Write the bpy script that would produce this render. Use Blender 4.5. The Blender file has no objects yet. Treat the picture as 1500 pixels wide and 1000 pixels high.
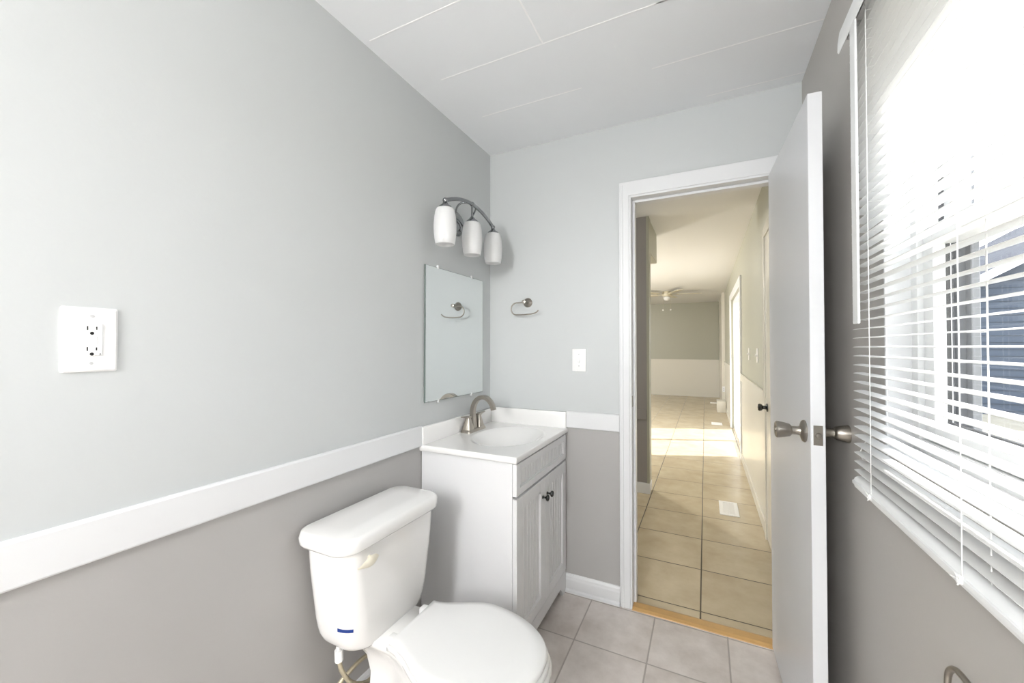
import bpy, bmesh, math, random
from mathutils import Vector, Matrix
random.seed(7)
C = bpy.context.scene.collection
S = bpy.context.scene
PI = math.pi

# ------------------------------------------------------------------ camera
cam_d = bpy.data.cameras.new('camera')
cam = bpy.data.objects.new('camera', cam_d); C.objects.link(cam)
cam_d.sensor_width = 36.0
cam_d.lens = 36.0 * 583.0 / 1500.0
cam_d.clip_start = 0.02
cam.location = (1.138, 0, 1.29)
cam.rotation_euler = (PI/2 + math.atan(8/583.0), 0, math.atan(283/583.0))
S.camera = cam

# ------------------------------------------------------------------ exposure
S.view_settings.view_transform = 'Standard'
S.view_settings.look = 'None'
S.view_settings.gamma = 1.0
S.view_settings.use_curve_mapping = False
S.view_settings.exposure = 0.83

# ------------------------------------------------------------------ world
W = bpy.data.worlds.new('sky'); S.world = W; W.use_nodes = True
wn = W.node_tree.nodes; wl = W.node_tree.links
bg = wn['Background']
tc = wn.new('ShaderNodeTexCoord'); sep = wn.new('ShaderNodeSeparateXYZ')
ramp = wn.new('ShaderNodeValToRGB')
ramp.color_ramp.elements[0].position = 0.0; ramp.color_ramp.elements[0].color = (0.97, 0.98, 1.0, 1)
ramp.color_ramp.elements[1].position = 0.7; ramp.color_ramp.elements[1].color = (0.80, 0.89, 1.0, 1)
wl.new(tc.outputs['Generated'], sep.inputs[0]); wl.new(sep.outputs['Z'], ramp.inputs[0])
wl.new(ramp.outputs['Color'], bg.inputs['Color'])
bg.inputs['Strength'].default_value = 2.7

# ------------------------------------------------------------------ sun
sd = bpy.data.lights.new('sun', 'SUN'); so = bpy.data.objects.new('sun', sd); C.objects.link(so)
sd.energy = 6.0; sd.angle = math.radians(0.6); sd.color = (1.0, 0.98, 0.95)
so.rotation_euler = Vector((-1.0, -0.38, -1.02)).to_track_quat('-Z', 'Y').to_euler()
so.location = (6, 4, 6)

# ------------------------------------------------------------------ added fill lights, unseen behind the camera and in the hall (fixtures below)
def area(name, loc, size, power, col=(1, 0.97, 0.93), rot=(0, 0, 0), shape='DISK'):
    d = bpy.data.lights.new(name, 'AREA'); o = bpy.data.objects.new(name, d); C.objects.link(o)
    d.shape = shape; d.size = size; d.energy = power; d.color = col
    o.location = loc; o.rotation_euler = rot
    return o
def fill_light(name, loc, rad, power, col):
    d = bpy.data.lights.new(name, 'POINT'); o = bpy.data.objects.new(name, d); C.objects.link(o)
    d.shadow_soft_size = rad; d.energy = power; d.color = col; o.location = loc
    return o
FILL_BATH = [fill_light('bath_fill_light', p_, 0.19, w_, (1.0, 1.0, 1.0)) for p_, w_ in (((0.62, -1.25, 1.90), 43.0), ((0.62, -2.30, 1.90), 49.0))]
FILL_HALL = fill_light('hall_fill_light', (-1.5, 6.2, 1.98), 0.15, 150.0, (1.0, 0.985, 0.96))
FILL_ENTRY = fill_light('entry_fill_light', (-1.1, 2.95, 2.00), 0.15, 24.0, (1.0, 0.985, 0.96))

# ------------------------------------------------------------------ materials
def lin(c):
    return tuple(((v/255.0)/12.92 if v/255.0 <= 0.04045 else (((v/255.0)+0.055)/1.055)**2.4) for v in c)
def mat(name, rgb, rough=0.5, metal=0.0, spec=0.5, noise=None, bump=None, coat=0.0, trans=0.0):
    m = bpy.data.materials.new(name); m.use_nodes = True
    n = m.node_tree.nodes; l = m.node_tree.links; b = n['Principled BSDF']
    col = lin(rgb) + (1,)
    b.inputs['Base Color'].default_value = col
    b.inputs['Roughness'].default_value = rough; b.inputs['Metallic'].default_value = metal
    b.inputs['Specular IOR Level'].default_value = spec
    if coat: b.inputs['Coat Weight'].default_value = coat; b.inputs['Coat Roughness'].default_value = 0.05
    t = n.new('ShaderNodeTexCoord')
    if noise:
        sc, amt = noise
        nz = n.new('ShaderNodeTexNoise'); nz.inputs['Scale'].default_value = sc; nz.inputs['Detail'].default_value = 4
        l.new(t.outputs['Object'], nz.inputs['Vector'])
        mx = n.new('ShaderNodeMix'); mx.data_type = 'RGBA'
        mx.inputs['A'].default_value = tuple(max(0, v*(1-amt)) for v in col[:3]) + (1,)
        mx.inputs['B'].default_value = tuple(min(1, v*(1+amt)) for v in col[:3]) + (1,)
        l.new(nz.outputs['Fac'], mx.inputs['Factor']); l.new(mx.outputs['Result'], b.inputs['Base Color'])
    if bump:
        sc, st = bump
        nb = n.new('ShaderNodeTexNoise'); nb.inputs['Scale'].default_value = sc; nb.inputs['Detail'].default_value = 3
        l.new(t.outputs['Object'], nb.inputs['Vector'])
        bp = n.new('ShaderNodeBump'); bp.inputs['Strength'].default_value = st; bp.inputs['Distance'].default_value = 0.002
        l.new(nb.outputs['Fac'], bp.inputs['Height']); l.new(bp.outputs['Normal'], b.inputs['Normal'])
    return m
def two_tone(name, low, high, zsplit, rough):
    """wall paint: one colour below the chair rail, another above it"""
    m = mat(name, high, rough, bump=(90, 0.12)); n = m.node_tree.nodes; l = m.node_tree.links
    t = n.new('ShaderNodeTexCoord'); s = n.new('ShaderNodeSeparateXYZ'); l.new(t.outputs['Object'], s.inputs[0])
    g = n.new('ShaderNodeMath'); g.operation = 'GREATER_THAN'; g.inputs[1].default_value = zsplit
    l.new(s.outputs['Z'], g.inputs[0])
    mx = n.new('ShaderNodeMix'); mx.data_type = 'RGBA'
    mx.inputs['A'].default_value = lin(low)+(1,); mx.inputs['B'].default_value = lin(high)+(1,)
    l.new(g.outputs[0], mx.inputs['Factor']); l.new(mx.outputs['Result'], n['Principled BSDF'].inputs['Base Color'])
    return m
def tiles(name, c1, c2, grout, pitch, ox, oy, gw, rough, nscale):
    m = bpy.data.materials.new(name); m.use_nodes = True
    n = m.node_tree.nodes; l = m.node_tree.links; b = n['Principled BSDF']
    t = n.new('ShaderNodeTexCoord'); s = n.new('ShaderNodeSeparateXYZ'); l.new(t.outputs['Object'], s.inputs[0])
    def M(op, a, bb=None):
        k = n.new('ShaderNodeMath'); k.operation = op
        for i, v in enumerate((a, bb)):
            if v is None: continue
            if isinstance(v, (int, float)): k.inputs[i].default_value = v
            else: l.new(v, k.inputs[i])
        return k.outputs[0]
    ds, ids = [], []
    for ax, off in (('X', ox), ('Y', oy)):
        q = M('DIVIDE', M('SUBTRACT', s.outputs[ax], off), pitch)
        fr = M('FRACT', q); ids.append(M('FLOOR', q))
        ds.append(M('MULTIPLY', M('MINIMUM', fr, M('SUBTRACT', 1.0, fr)), pitch))
    d = M('MINIMUM', ds[0], ds[1])
    mask = n.new('ShaderNodeMapRange'); l.new(d, mask.inputs['Value'])
    mask.inputs['From Min'].default_value = gw*0.35; mask.inputs['From Max'].default_value = gw*0.65
    cv = n.new('ShaderNodeCombineXYZ'); l.new(ids[0], cv.inputs[0]); l.new(ids[1], cv.inputs[1])
    wn_ = n.new('ShaderNodeTexWhiteNoise'); l.new(cv.outputs[0], wn_.inputs['Vector'])
    av = n.new('ShaderNodeVectorMath'); av.operation = 'MULTIPLY_ADD'
    l.new(wn_.outputs['Color'], av.inputs[0]); av.inputs[1].default_value = (5, 5, 5); l.new(t.outputs['Object'], av.inputs[2])
    nz = n.new('ShaderNodeTexNoise'); nz.inputs['Scale'].default_value = nscale; nz.inputs['Detail'].default_value = 6
    nz.inputs['Roughness'].default_value = 0.62
    l.new(av.outputs[0], nz.inputs['Vector'])
    r = n.new('ShaderNodeMapRange'); l.new(nz.outputs['Fac'], r.inputs['Value'])
    r.inputs['From Min'].default_value = 0.32; r.inputs['From Max'].default_value = 0.68
    mx = n.new('ShaderNodeMix'); mx.data_type = 'RGBA'; l.new(r.outputs[0], mx.inputs['Factor'])
    mx.inputs['A'].default_value = lin(c1)+(1,); mx.inputs['B'].default_value = lin(c2)+(1,)
    mg = n.new('ShaderNodeMix'); mg.data_type = 'RGBA'; l.new(mask.outputs[0], mg.inputs['Factor'])
    mg.inputs['A'].default_value = lin(grout)+(1,); l.new(mx.outputs['Result'], mg.inputs['B'])
    l.new(mg.outputs['Result'], b.inputs['Base Color'])
    rr = n.new('ShaderNodeMapRange'); l.new(mask.outputs[0], rr.inputs['Value'])
    rr.inputs['To Min'].default_value = 0.85; rr.inputs['To Max'].default_value = rough
    l.new(rr.outputs[0], b.inputs['Roughness'])
    bp = n.new('ShaderNodeBump'); bp.inputs['Strength'].default_value = 0.5; bp.inputs['Distance'].default_value = 0.0015
    l.new(mask.outputs[0], bp.inputs['Height']); l.new(bp.outputs['Normal'], b.inputs['Normal'])
    return m
def glass_mat(name, tint=(1, 1, 1), refl=0.06):
    m = bpy.data.materials.new(name); m.use_nodes = True
    n = m.node_tree.nodes; l = m.node_tree.links; n.remove(n['Principled BSDF'])
    a = n.new('ShaderNodeBsdfTransparent'); a.inputs[0].default_value = tint+(1,)
    g = n.new('ShaderNodeBsdfGlossy'); g.inputs['Roughness'].default_value = 0.02
    x = n.new('ShaderNodeMixShader'); x.inputs[0].default_value = refl
    l.new(a.outputs[0], x.inputs[1]); l.new(g.outputs[0], x.inputs[2]); l.new(x.outputs[0], n['Material Output'].inputs[0])
    return m
def translucent(name, rgb, fac, rough=0.35, gl=0.06):
    m = bpy.data.materials.new(name); m.use_nodes = True
    n = m.node_tree.nodes; l = m.node_tree.links; n.remove(n['Principled BSDF'])
    a = n.new('ShaderNodeBsdfDiffuse'); a.inputs[0].default_value = lin(rgb)+(1,)
    t = n.new('ShaderNodeBsdfTranslucent'); t.inputs[0].default_value = lin(rgb)+(1,)
    g = n.new('ShaderNodeBsdfGlossy'); g.inputs['Roughness'].default_value = rough
    x = n.new('ShaderNodeMixShader'); x.inputs[0].default_value = fac
    y = n.new('ShaderNodeMixShader'); y.inputs[0].default_value = gl
    l.new(a.outputs[0], x.inputs[1]); l.new(t.outputs[0], x.inputs[2])
    l.new(x.outputs[0], y.inputs[1]); l.new(g.outputs[0], y.inputs[2]); l.new(y.outputs[0], n['Material Output'].inputs[0])
    return m

UP = (200, 203, 203); LOW = (175, 173, 171)
M_wall = two_tone('paint_two_tone', LOW, UP, 0.90, 0.42)
M_wallR = mat('paint_taupe_grey', (188, 184, 179), 0.42, bump=(60, 0.2))
M_trim = mat('trim_white_gloss', (226, 227, 228), 0.3)
M_door = mat('door_white_gloss', (222, 223, 225), 0.38, noise=(5, 0.02), bump=(18, 0.1))
M_ceil = mat('ceiling_white', (243, 245, 247), 0.7)
M_floor = tiles('bath_tile', (202, 193, 186), (230, 223, 218), (178, 170, 164), 0.305, 0.0, 2.02, 0.006, 0.38, 7)
M_hfloor = tiles('hall_tile', (184, 168, 140), (200, 186, 158), (96, 88, 74), 0.405, 1.11, 2.165, 0.007, 0.22, 5)
M_hwall = mat('hall_grey_warm_cast', (172, 171, 156), 0.4, bump=(60, 0.15))  # grey paint; the olive cast of the warm hall light is put into the colour
M_stub = mat('hall_paint_grey', (150, 146, 144), 0.4)
M_hceil = mat('hall_ceiling_cream', (228, 228, 228), 0.7)
M_hwains = mat('hall_wainscot', (216, 212, 200), 0.25)
M_por = mat('porcelain', (238, 237, 235), 0.08, spec=0.55, coat=0.3)
M_seat = mat('seat_plastic', (236, 236, 235), 0.2)
M_handle = mat('aged_plastic', (232, 226, 208), 0.3)
M_blue = mat('blue_tape', (14, 52, 128), 0.45)
M_cab = mat('cabinet_white', (224, 224, 225), 0.32)
M_marble = mat('cultured_marble', (240, 239, 237), 0.14, noise=(9, 0.015), coat=0.3)
M_nick = mat('brushed_nickel', (168, 162, 153), 0.30, metal=1.0)
M_chrome = mat('chrome', (150, 152, 154), 0.12, metal=1.0)
M_dark = mat('dark_knob_metal', (82, 84, 84), 0.22, metal=1.0)
M_shade = translucent('opal_glass', (252, 252, 252), 0.45, 0.08, 0.05)
M_mirror = mat('mirror_silver', (232, 236, 236), 0.01, metal=1.0)
M_medge = mat('mirror_edge', (110, 122, 118), 0.2)
M_clip = mat('clear_plastic', (220, 222, 222), 0.1)
M_plate = mat('plate_plastic', (243, 243, 242), 0.28)
M_black = mat('slot_black', (14, 14, 14), 0.6)
M_grey = mat('grey_plastic', (196, 196, 196), 0.4)
M_slat = translucent('vinyl_slat', (244, 244, 243), 0.42)
M_vinyl = mat('vinyl_white', (240, 241, 241), 0.3)
M_cord = mat('cord_white', (240, 240, 238), 0.7)
M_glass = glass_mat('pane_glass')
M_wood = mat('threshold_oak', (205, 164, 106), 0.4, noise=(30, 0.12))
M_hose = mat('braided_hose', (196, 186, 160), 0.35, metal=0.5, noise=(60, 0.3))
M_rust = mat('old_brass', (150, 132, 96), 0.4, metal=0.7, noise=(60, 0.3))
M_fan = mat('fan_cream', (206, 198, 176), 0.35)
M_iron = mat('grille_white', (232, 230, 226), 0.35)
M_ground = mat('dry_grass', (138, 132, 118), 0.95, noise=(3, 0.25))
M_siding = mat('blue_siding', (70, 80, 94), 0.7)
M_roof = mat('slate_roof', (44, 48, 58), 0.9, noise=(6, 0.2))
M_white = mat('white_paint', (232, 234, 238), 0.5)
M_pane = mat('dark_pane', (40, 46, 56), 0.1)
M_bark = mat('bark', (96, 84, 74), 0.9, noise=(8, 0.2))

# ------------------------------------------------------------------ geometry helpers
def BM(): return bmesh.new()
def box(bm, x0, x1, y0, y1, z0, z1, bev=0.0, seg=2):
    vs = [bm.verts.new((x, y, z)) for x in (x0, x1) for y in (y0, y1) for z in (z0, z1)]
    idx = [(0, 1, 3, 2), (4, 6, 7, 5), (0, 4, 5, 1), (2, 3, 7, 6), (0, 2, 6, 4), (1, 5, 7, 3)]
    fs = [bm.faces.new([vs[i] for i in f]) for f in idx]
    if bev > 0:
        es = list({e for f in fs for e in f.edges})
        bmesh.ops.bevel(bm, geom=es, offset=bev, segments=seg, affect='EDGES', profile=0.5)
def frame_dir(d):
    d = d.normalized(); up = Vector((0, 0, 1)) if abs(d.z) < 0.95 else Vector((1, 0, 0))
    a = d.cross(up).normalized(); return a, d.cross(a).normalized()
def tube(bm, pts, r, n=12, cap=True, closed=False):
    pts = [Vector(p) for p in pts]; N = len(pts); rings = []
    a = None
    for i, p in enumerate(pts):
        d = (pts[min(i+1, N-1)] - pts[max(i-1, 0)])
        if closed: d = pts[(i+1) % N] - pts[(i-1) % N]
        d.normalize()
        if a is None: a, b = frame_dir(d)
        else:
            a = (a - d*a.dot(d)).normalized(); b = d.cross(a)
        rr = r[i] if isinstance(r, (list, tuple)) else r
        rings.append([bm.verts.new(p + (a*math.cos(2*PI*k/n) + b*math.sin(2*PI*k/n))*rr) for k in range(n)])
    for i in range(N if closed else N-1):
        A, B = rings[i], rings[(i+1) % N]
        for k in range(n): bm.faces.new((A[k], A[(k+1) % n], B[(k+1) % n], B[k]))
    if cap and not closed:
        bm.faces.new(rings[0][::-1]); bm.faces.new(rings[-1])
def lathe(bm, prof, origin, axis=(0, 0, 1), n=32, cap=True):
    """prof: list of (radius, distance along axis)"""
    o = Vector(origin); d = Vector(axis).normalized(); a, b = frame_dir(d); rings = []
    for r, h in prof:
        rings.append([bm.verts.new(o + d*h + (a*math.cos(2*PI*k/n) + b*math.sin(2*PI*k/n))*max(r, 1e-5)) for k in range(n)])
    for A, B in zip(rings, rings[1:]):
        for k in range(n): bm.faces.new((A[k], A[(k+1) % n], B[(k+1) % n], B[k]))
    if cap: bm.faces.new(rings[0][::-1]); bm.faces.new(rings[-1])
def loft(bm, secs, cap=True):
    rings = [[bm.verts.new(p) for p in s] for s in secs]; n = len(rings[0])
    for A, B in zip(rings, rings[1:]):
        for k in range(n): bm.faces.new((A[k], A[(k+1) % n], B[(k+1) % n], B[k]))
    if cap: bm.faces.new(rings[0][::-1]); bm.faces.new(rings[-1])
def sphere(bm, c, r, n=16, sx=1, sy=1, sz=1):
    g = bmesh.ops.create_uvsphere(bm, u_segments=n, v_segments=n//2+2, radius=r)
    for v in g['verts']: v.co = Vector((v.co.x*sx, v.co.y*sy, v.co.z*sz)) + Vector(c)
def rrect(cx, cy, hx, hy, r, z, n=6, axis='z'):
    pts = []
    r = min(r, hx*0.999, hy*0.999)
    for q, (sx, sy) in enumerate(((1, 1), (-1, 1), (-1, -1), (1, -1))):
        for k in range(n+1):
            a = PI/2*q + PI/2*k/n
            pts.append((cx + sx*(hx-r) + r*math.cos(a), cy + sy*(hy-r) + r*math.sin(a), z))
    return pts
def prism_y(bm, prof, y0, y1):      # prof in (x, z)
    loft(bm, [[(x, y0, z) for x, z in prof], [(x, y1, z) for x, z in prof]])
def prism_x(bm, prof, x0, x1):      # prof in (y, z)
    loft(bm, [[(x0, y, z) for y, z in prof], [(x1, y, z) for y, z in prof]])

def world_loc(o):
    v = Vector((0, 0, 0))
    while o is not None: v += o.location; o = o.parent
    return v
def obj(name, bm, m, parent=None, smooth=40, fix=True):
    if fix: bmesh.ops.recalc_face_normals(bm, faces=bm.faces)
    me = bpy.data.meshes.new(name)
    if parent is not None: bmesh.ops.translate(bm, verts=bm.verts, vec=-world_loc(parent))
    bm.to_mesh(me); bm.free()
    if m is not None: me.materials.append(m)
    if smooth:
        for p in me.polygons: p.use_smooth = True
        me.set_sharp_from_angle(angle=math.radians(smooth))
    o = bpy.data.objects.new(name, me); C.objects.link(o)
    if parent is not None: o.parent = parent
    return o
def thing(name, label, cat, loc, group=None):
    o = bpy.data.objects.new(name, None); C.objects.link(o); o.location = loc
    o.empty_display_size = 0.05
    o['label'] = label; o['category'] = cat
    if group: o['group'] = group
    return o
def tag(o, label, cat, group=None):
    o['label'] = label; o['category'] = cat
    if group: o['group'] = group
    return o
def struct(name, bm, m, label=None, parent=None, smooth=0):
    o = obj(name, bm, m, parent, smooth)
    if parent is None:
        o['kind'] = 'structure'
        if label: o['label'] = label
    return o
def sroot(name, label, loc=(0, 0, 0)):
    o = bpy.data.objects.new(name, None); C.objects.link(o); o.location = loc
    o['kind'] = 'structure'; o['label'] = label
    return o

RX = 1.515      # right wall plane
CZ = 2.42       # ceiling

# ================================================================== SETTING
b = BM(); box(b, -0.12, RX+0.14, -3.0, 2.085, -0.10, 0.0); struct('floor', b, M_floor, 'mottled grey beige square tile floor of the bathroom')
b = BM(); box(b, -3.0, RX+0.14, 2.085, 11.6, -0.10, 0.0); struct('floor.001', b, M_hfloor, 'glossy tan square tile floor running down the hall')
b = BM(); box(b, -0.12, 0.0, -3.0, 2.17, 0.0, CZ+0.1); struct('wall_left', b, M_wall, 'wall beside the toilet, light grey above a white rail and taupe below')
# back wall with the doorway
DX0, DX1, DH = 0.808, 1.424, 2.035
b = BM()
box(b, 0.0, DX0-0.012, 2.05, 2.17, 0, CZ+0.1); box(b, DX1+0.012, RX, 2.05, 2.17, 0, CZ+0.1); box(b, DX0-0.012, DX1+0.012, 2.05, 2.17, DH+0.012, CZ+0.1)
struct('wall_back', b, M_wall, 'light grey wall with the doorway, taupe below the white rail')
# right wall with window
WY0, WY1, WZ0, WZ1 = 0.10, 1.215, 1.055, 2.01
b = BM()
box(b, RX, RX+0.14, -3.0, WY0, 0, CZ+0.1); box(b, RX, RX+0.14, WY1, 2.17, 0, CZ+0.1)
box(b, RX, RX+0.14, WY0, WY1, 0, WZ0); box(b, RX, RX+0.14, WY0, WY1, WZ1, CZ+0.1)
struct('wall_right', b, M_wallR, 'taupe grey wall around the window')
b = BM(); box(b, -0.12, RX+0.14, -3.12, -3.0, -0.1, CZ+0.1); struct('wall_front', b, M_wall)
# ceiling: panels laid across the room
b = BM(); box(b, -0.12, RX+0.14, -3.12, 2.17, CZ, CZ+0.12)
M_caulk = mat('caulk_white', (254, 254, 254), 0.5)
ce = struct('ceiling', b, M_ceil, 'white panelled ceiling with fine seams over the bathroom')
def seam(x0, x1, y0, y1):
    b = BM(); w = .0030
    if x1-x0 > y1-y0: prism_x(b, [(y0-w, CZ), (y0-w*.5, CZ-.0008), (y0+w*.5, CZ-.0008), (y0+w, CZ)], x0, x1)
    else: prism_y(b, [(x0-w, CZ), (x0-w*.5, CZ-.0008), (x0+w*.5, CZ-.0008), (x0+w, CZ)], y0, y1)
    struct('seam', b, M_caulk, parent=ce)
for (xa, xb, yy) in ((1.15, RX, 1.985), (.16, .66, 1.682), (.95, RX, 1.690), (.14, 1.10, 1.372), (.03, .50, 1.080), (1.0, RX, 1.372), (.7, RX, 1.07), (0, RX, .77), (0, RX, .47), (0, RX, .17), (0, RX, -.13), (0, RX, -.43), (0, RX, -.73)):
    seam(xa, xb, yy, yy)
for (xx, ya, yb) in ((.60, 1.08, 1.372), (1.18, .77, 1.07), (.60, .47, .77), (1.18, .17, .47), (.60, -.13, .17)): seam(xx, xx, ya, yb)

# chair rails
b = BM(); prism_y(b, [(0.0, .852), (.011, .852), (.014, .856), (.014, .936), (.010, .941), (0.0, .941)], -3.0, 1.412)
struct('trim_1', b, M_trim, 'wide flat white chair rail along the left wall')
b = BM(); prism_x(b, [(2.05, .862), (2.039, .862), (2.036, .866), (2.036, .944), (2.040, .949), (2.05, .949)], 0.471, 0.748)
struct('trim_2', b, M_trim, 'short white chair rail between vanity and doorway')
# baseboards
bp = [(0.0, 0.0), (-.013, 0.0), (-.013, .062), (-.010, .070), (-.010, .078), (-.005, .088), (0.0, .090)]
b = BM(); prism_x(b, [(2.05+y_, z_) for y_, z_ in bp], 0.452, 0.748)
prism_x(b, [(2.037, 0), (2.026, 0), (2.029, .010), (2.037, .016)], 0.452, 0.748)
struct('baseboard_back', b, M_trim, 'white moulded baseboard between vanity and doorway')
b = BM(); prism_y(b, [(RX+y_, z_) for y_, z_ in bp], -3.0, 2.05); struct('baseboard_right', b, M_trim)
b = BM(); prism_y(b, [(-y_, z_) for y_, z_ in bp], -3.0, 1.42); struct('baseboard_left', b, M_trim)

# door frame: casing, jamb, stop, strike plate
tr = sroot('trim_3', 'white painted door casing and jamb around the doorway')
b = BM()
def casing_v(bm, xa, xb, inner):     # stepped profile
    s = 1 if inner > 0 else -1
    box(bm, xa, xb, 2.031, 2.05, 0, 2.115, 0.002, 1)
casing_v(b, 0.750, 0.800, 1); casing_v(b, 1.432, 1.484, -1)
box(b, 0.7505, 1.4835, 2.0305, 2.05, 2.0445, 2.1155, 0.002, 1)
box(b, 0.756, 0.770, 2.027, 2.032, 0, 2.10, 0.002, 1)
struct('casing', b, M_trim, parent=tr)
b = BM()
box(b, DX0-0.012, DX0, 2.036, 2.17, 0, DH+.012, .001, 1); box(b, DX1, DX1+0.012, 2.036, 2.17, 0, DH+.012, .001, 1)
box(b, DX0, DX1, 2.036, 2.17, DH, DH+0.012, .001, 1)
struct('jamb', b, M_trim, parent=tr)
b = BM()
box(b, DX0, DX0+.012, 2.085, 2.125, 0.008, DH, .0015, 1); box(b, DX1-.012, DX1, 2.085, 2.125, 0.008, DH, .0015, 1)
box(b, DX0+.012, DX1-.012, 2.085, 2.125, DH-.012, DH, .0015, 1)
struct('door_stop', b, M_trim, parent=tr)
b = BM(); box(b, DX0-.001, DX0+.0015, 2.050, 2.078, .99, 1.045, .0005, 1)
o = struct('strike_plate', b, M_nick, parent=tr); o['label'] = 'small metal strike plate'
# hall side casing
b = BM(); box(b, 0.745, 0.800, 2.17, 2.188, 0, 2.115, .002, 1); box(b, 1.432, 1.49, 2.17, 2.188, 0, 2.115, .002, 1); box(b, .745, 1.49, 2.17, 2.188, 2.045, 2.115, .002, 1)
struct('casing', b, M_trim, parent=tr)
# threshold
b = BM(); prism_x(b, [(2.028, 0.0), (2.100, 0.0), (2.096, .006), (2.084, .010), (2.045, .010), (2.030, .004)], DX0, DX1)
struct('trim_4', b, M_wood, 'honey oak wooden threshold strip in the doorway')

# ---- door leaf, open about ninety degrees against the window wall
DL = 0.612
hx, hy = 1.4235, 2.026; fx, fy = 1.4465, 1.418
ux, uy = (fx-hx), (fy-hy); ln = math.hypot(ux, uy); ux, uy = ux/ln, uy/ln          # along the leaf, away from the hinge
nx, ny = uy, -ux                                                                    # towards the left (room) side
if nx > 0: nx, ny = -nx, -ny
def D(u, t, z): return Vector((hx + ux*u + nx*t, hy + uy*u + ny*t, z))              # t: 0 right face .. .035 left face
def dbox(bm, u0, u1, t0, t1, z0, z1, bev=0.0):
    k = len(bm.verts); box(bm, u0, u1, t0, t1, z0, z1, bev, 1)
    bm.verts.ensure_lookup_table()
    for v in list(bm.verts)[k:]: v.co = D(v.co.x, v.co.y, v.co.z)
TH = 0.0355
dr = sroot('door_1', 'white flush bathroom door standing open, seen nearly edge on', (hx, hy, 0))
b = BM(); dbox(b, 0.0, ln, 0.0, TH, 0.012, 2.031, 0.0012); struct('leaf', b, M_door, parent=dr)
KU = ln - 0.062; KZ = 1.035
knob_prof = [(.0, 0), (.033, 0), (.0335, .003), (.031, .007), (.024, .010), (.014, .013), (.0125, .018), (.0125, .030), (.013, .034), (.016, .036), (.0195, .040), (.0225, .052), (.0255, .068), (.0255, .072), (.023, .0755), (.017, .0745), (.0, .0735)]
kl = None
for side in (1, -1):
    b = BM(); base = D(KU, TH if side == 1 else 0.0, KZ); ax = Vector((nx, ny, 0))*side
    lathe(b, knob_prof, base, ax, 32)
    k = obj('knob', b, M_nick, dr, 35); k['label'] = 'brushed nickel tulip knob'
    b = BM(); lathe(b, [(0, .0735), (.007, .0735), (.007, .0765), (.005, .0775), (0, .0775)], base, ax, 16); obj('lock_button', b, M_nick, k)
b = BM(); dbox(b, ln-.0005, ln+.0012, .0065, .029, KZ-.0285, KZ+.0285, .0004)
lp = obj('latch_plate', b, M_grey if False else M_nick, dr, 30); lp['label'] = 'metal latch plate'
b = BM()
p0 = D(ln, .0178, KZ); lathe(b, [(0, 0), (.0085, 0), (.0085, .005), (.006, .008), (0, .0085)], p0, (ux, uy, 0), 20); obj('latch_bolt', b, M_nick, lp)
for z in (.20, 1.02, 1.84):
    b = BM(); tube(b, [(hx+.008, hy+.004, z-.04), (hx+.008, hy+.004, z+.04)], .006, 10); obj('hinge', b, M_nick, dr)

# ================================================================== WINDOW (right wall)
wr = sroot('window_1', 'white vinyl single hung window behind the blind', (RX, WY1, WZ0))
xf = 1.560
b = BM()
def ringframe(bm, xa, xb, y0, y1, z0, z1, w, bev=.0015, wb=None):
    wb = w if wb is None else wb
    box(bm, xa, xb, y0, y0+w, z0, z1, bev, 1); box(bm, xa, xb, y1-w, y1, z0, z1, bev, 1)
    box(bm, xa, xb, y0+w, y1-w, z0, z0+wb, bev, 1); box(bm, xa, xb, y0+w, y1-w, z1-w, z1, bev, 1)
ringframe(b, xf, 1.652, WY0, WY1, WZ0, WZ1, 0.034)
struct('frame', b, M_vinyl, parent=wr)
b = BM(); box(b, 1.596, 1.6515, WY1-.0365, WY1-.0335, WZ0+.034, WZ1-.034); box(b, 1.596, 1.6515, WY0+.034, WY1-.0365, WZ0+.0335, WZ0+.0360)
for dx in (1.604, 1.618, 1.640): box(b, dx, dx+.004, WY1-.047, WY1-.0365, WZ0+.036, WZ1-.036)
struct('jamb_liner', b, mat('liner_grey', (112, 114, 118), 0.5), parent=wr)
LS = struct('lower_sash', (lambda bm: (ringframe(bm, 1.566, 1.594, WY0+.044, WY1-.046, WZ0+.036, 1.545, .042), bm)[1])(BM()), M_vinyl, parent=wr)
US = struct('upper_sash', (lambda bm: (ringframe(bm, 1.602, 1.630, WY0+.040, WY1-.040, 1.512, WZ1-.036, .036), bm)[1])(BM()), M_vinyl, parent=wr)
b = BM(); box(b, 1.578, 1.582, WY0+.086, WY1-.088, WZ0+.078, 1.503); struct('pane', b, M_glass, parent=LS)
b = BM(); box(b, 1.614, 1.618, WY0+.076, WY1-.076, 1.548, WZ1-.072); struct('pane', b, M_glass, parent=US)
b = BM(); box(b, 1.585, 1.592, WY1-.0885, WY1-.082, WZ0+.076, 1.505); box(b, 1.585, 1.592, WY0+.086, WY1-.088, WZ0+.0765, WZ0+.081); struct('gasket', b, M_black, parent=LS)
b = BM(); ringframe(b, 1.636, 1.650, WY0+.034, WY1-.034, WZ0+.034, 1.54, .022); struct('screen_frame', b, mat('screen_grey', (128, 130, 132), 0.5), parent=wr)
# drywall returns: thin white liner and stool
b = BM()
box(b, RX-.001, xf, WY1-.006, WY1, WZ0, WZ1); box(b, RX-.001, xf, WY0, WY0+.006, WZ0, WZ1); box(b, RX-.001, xf, WY0+.006, WY1-.006, WZ1-.006, WZ1)
box(b, RX-.012, xf, WY0+.006, WY1-.006, WZ0-.004, WZ0+.010, .002, 1)
struct('reveal', b, M_trim, parent=wr)

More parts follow.
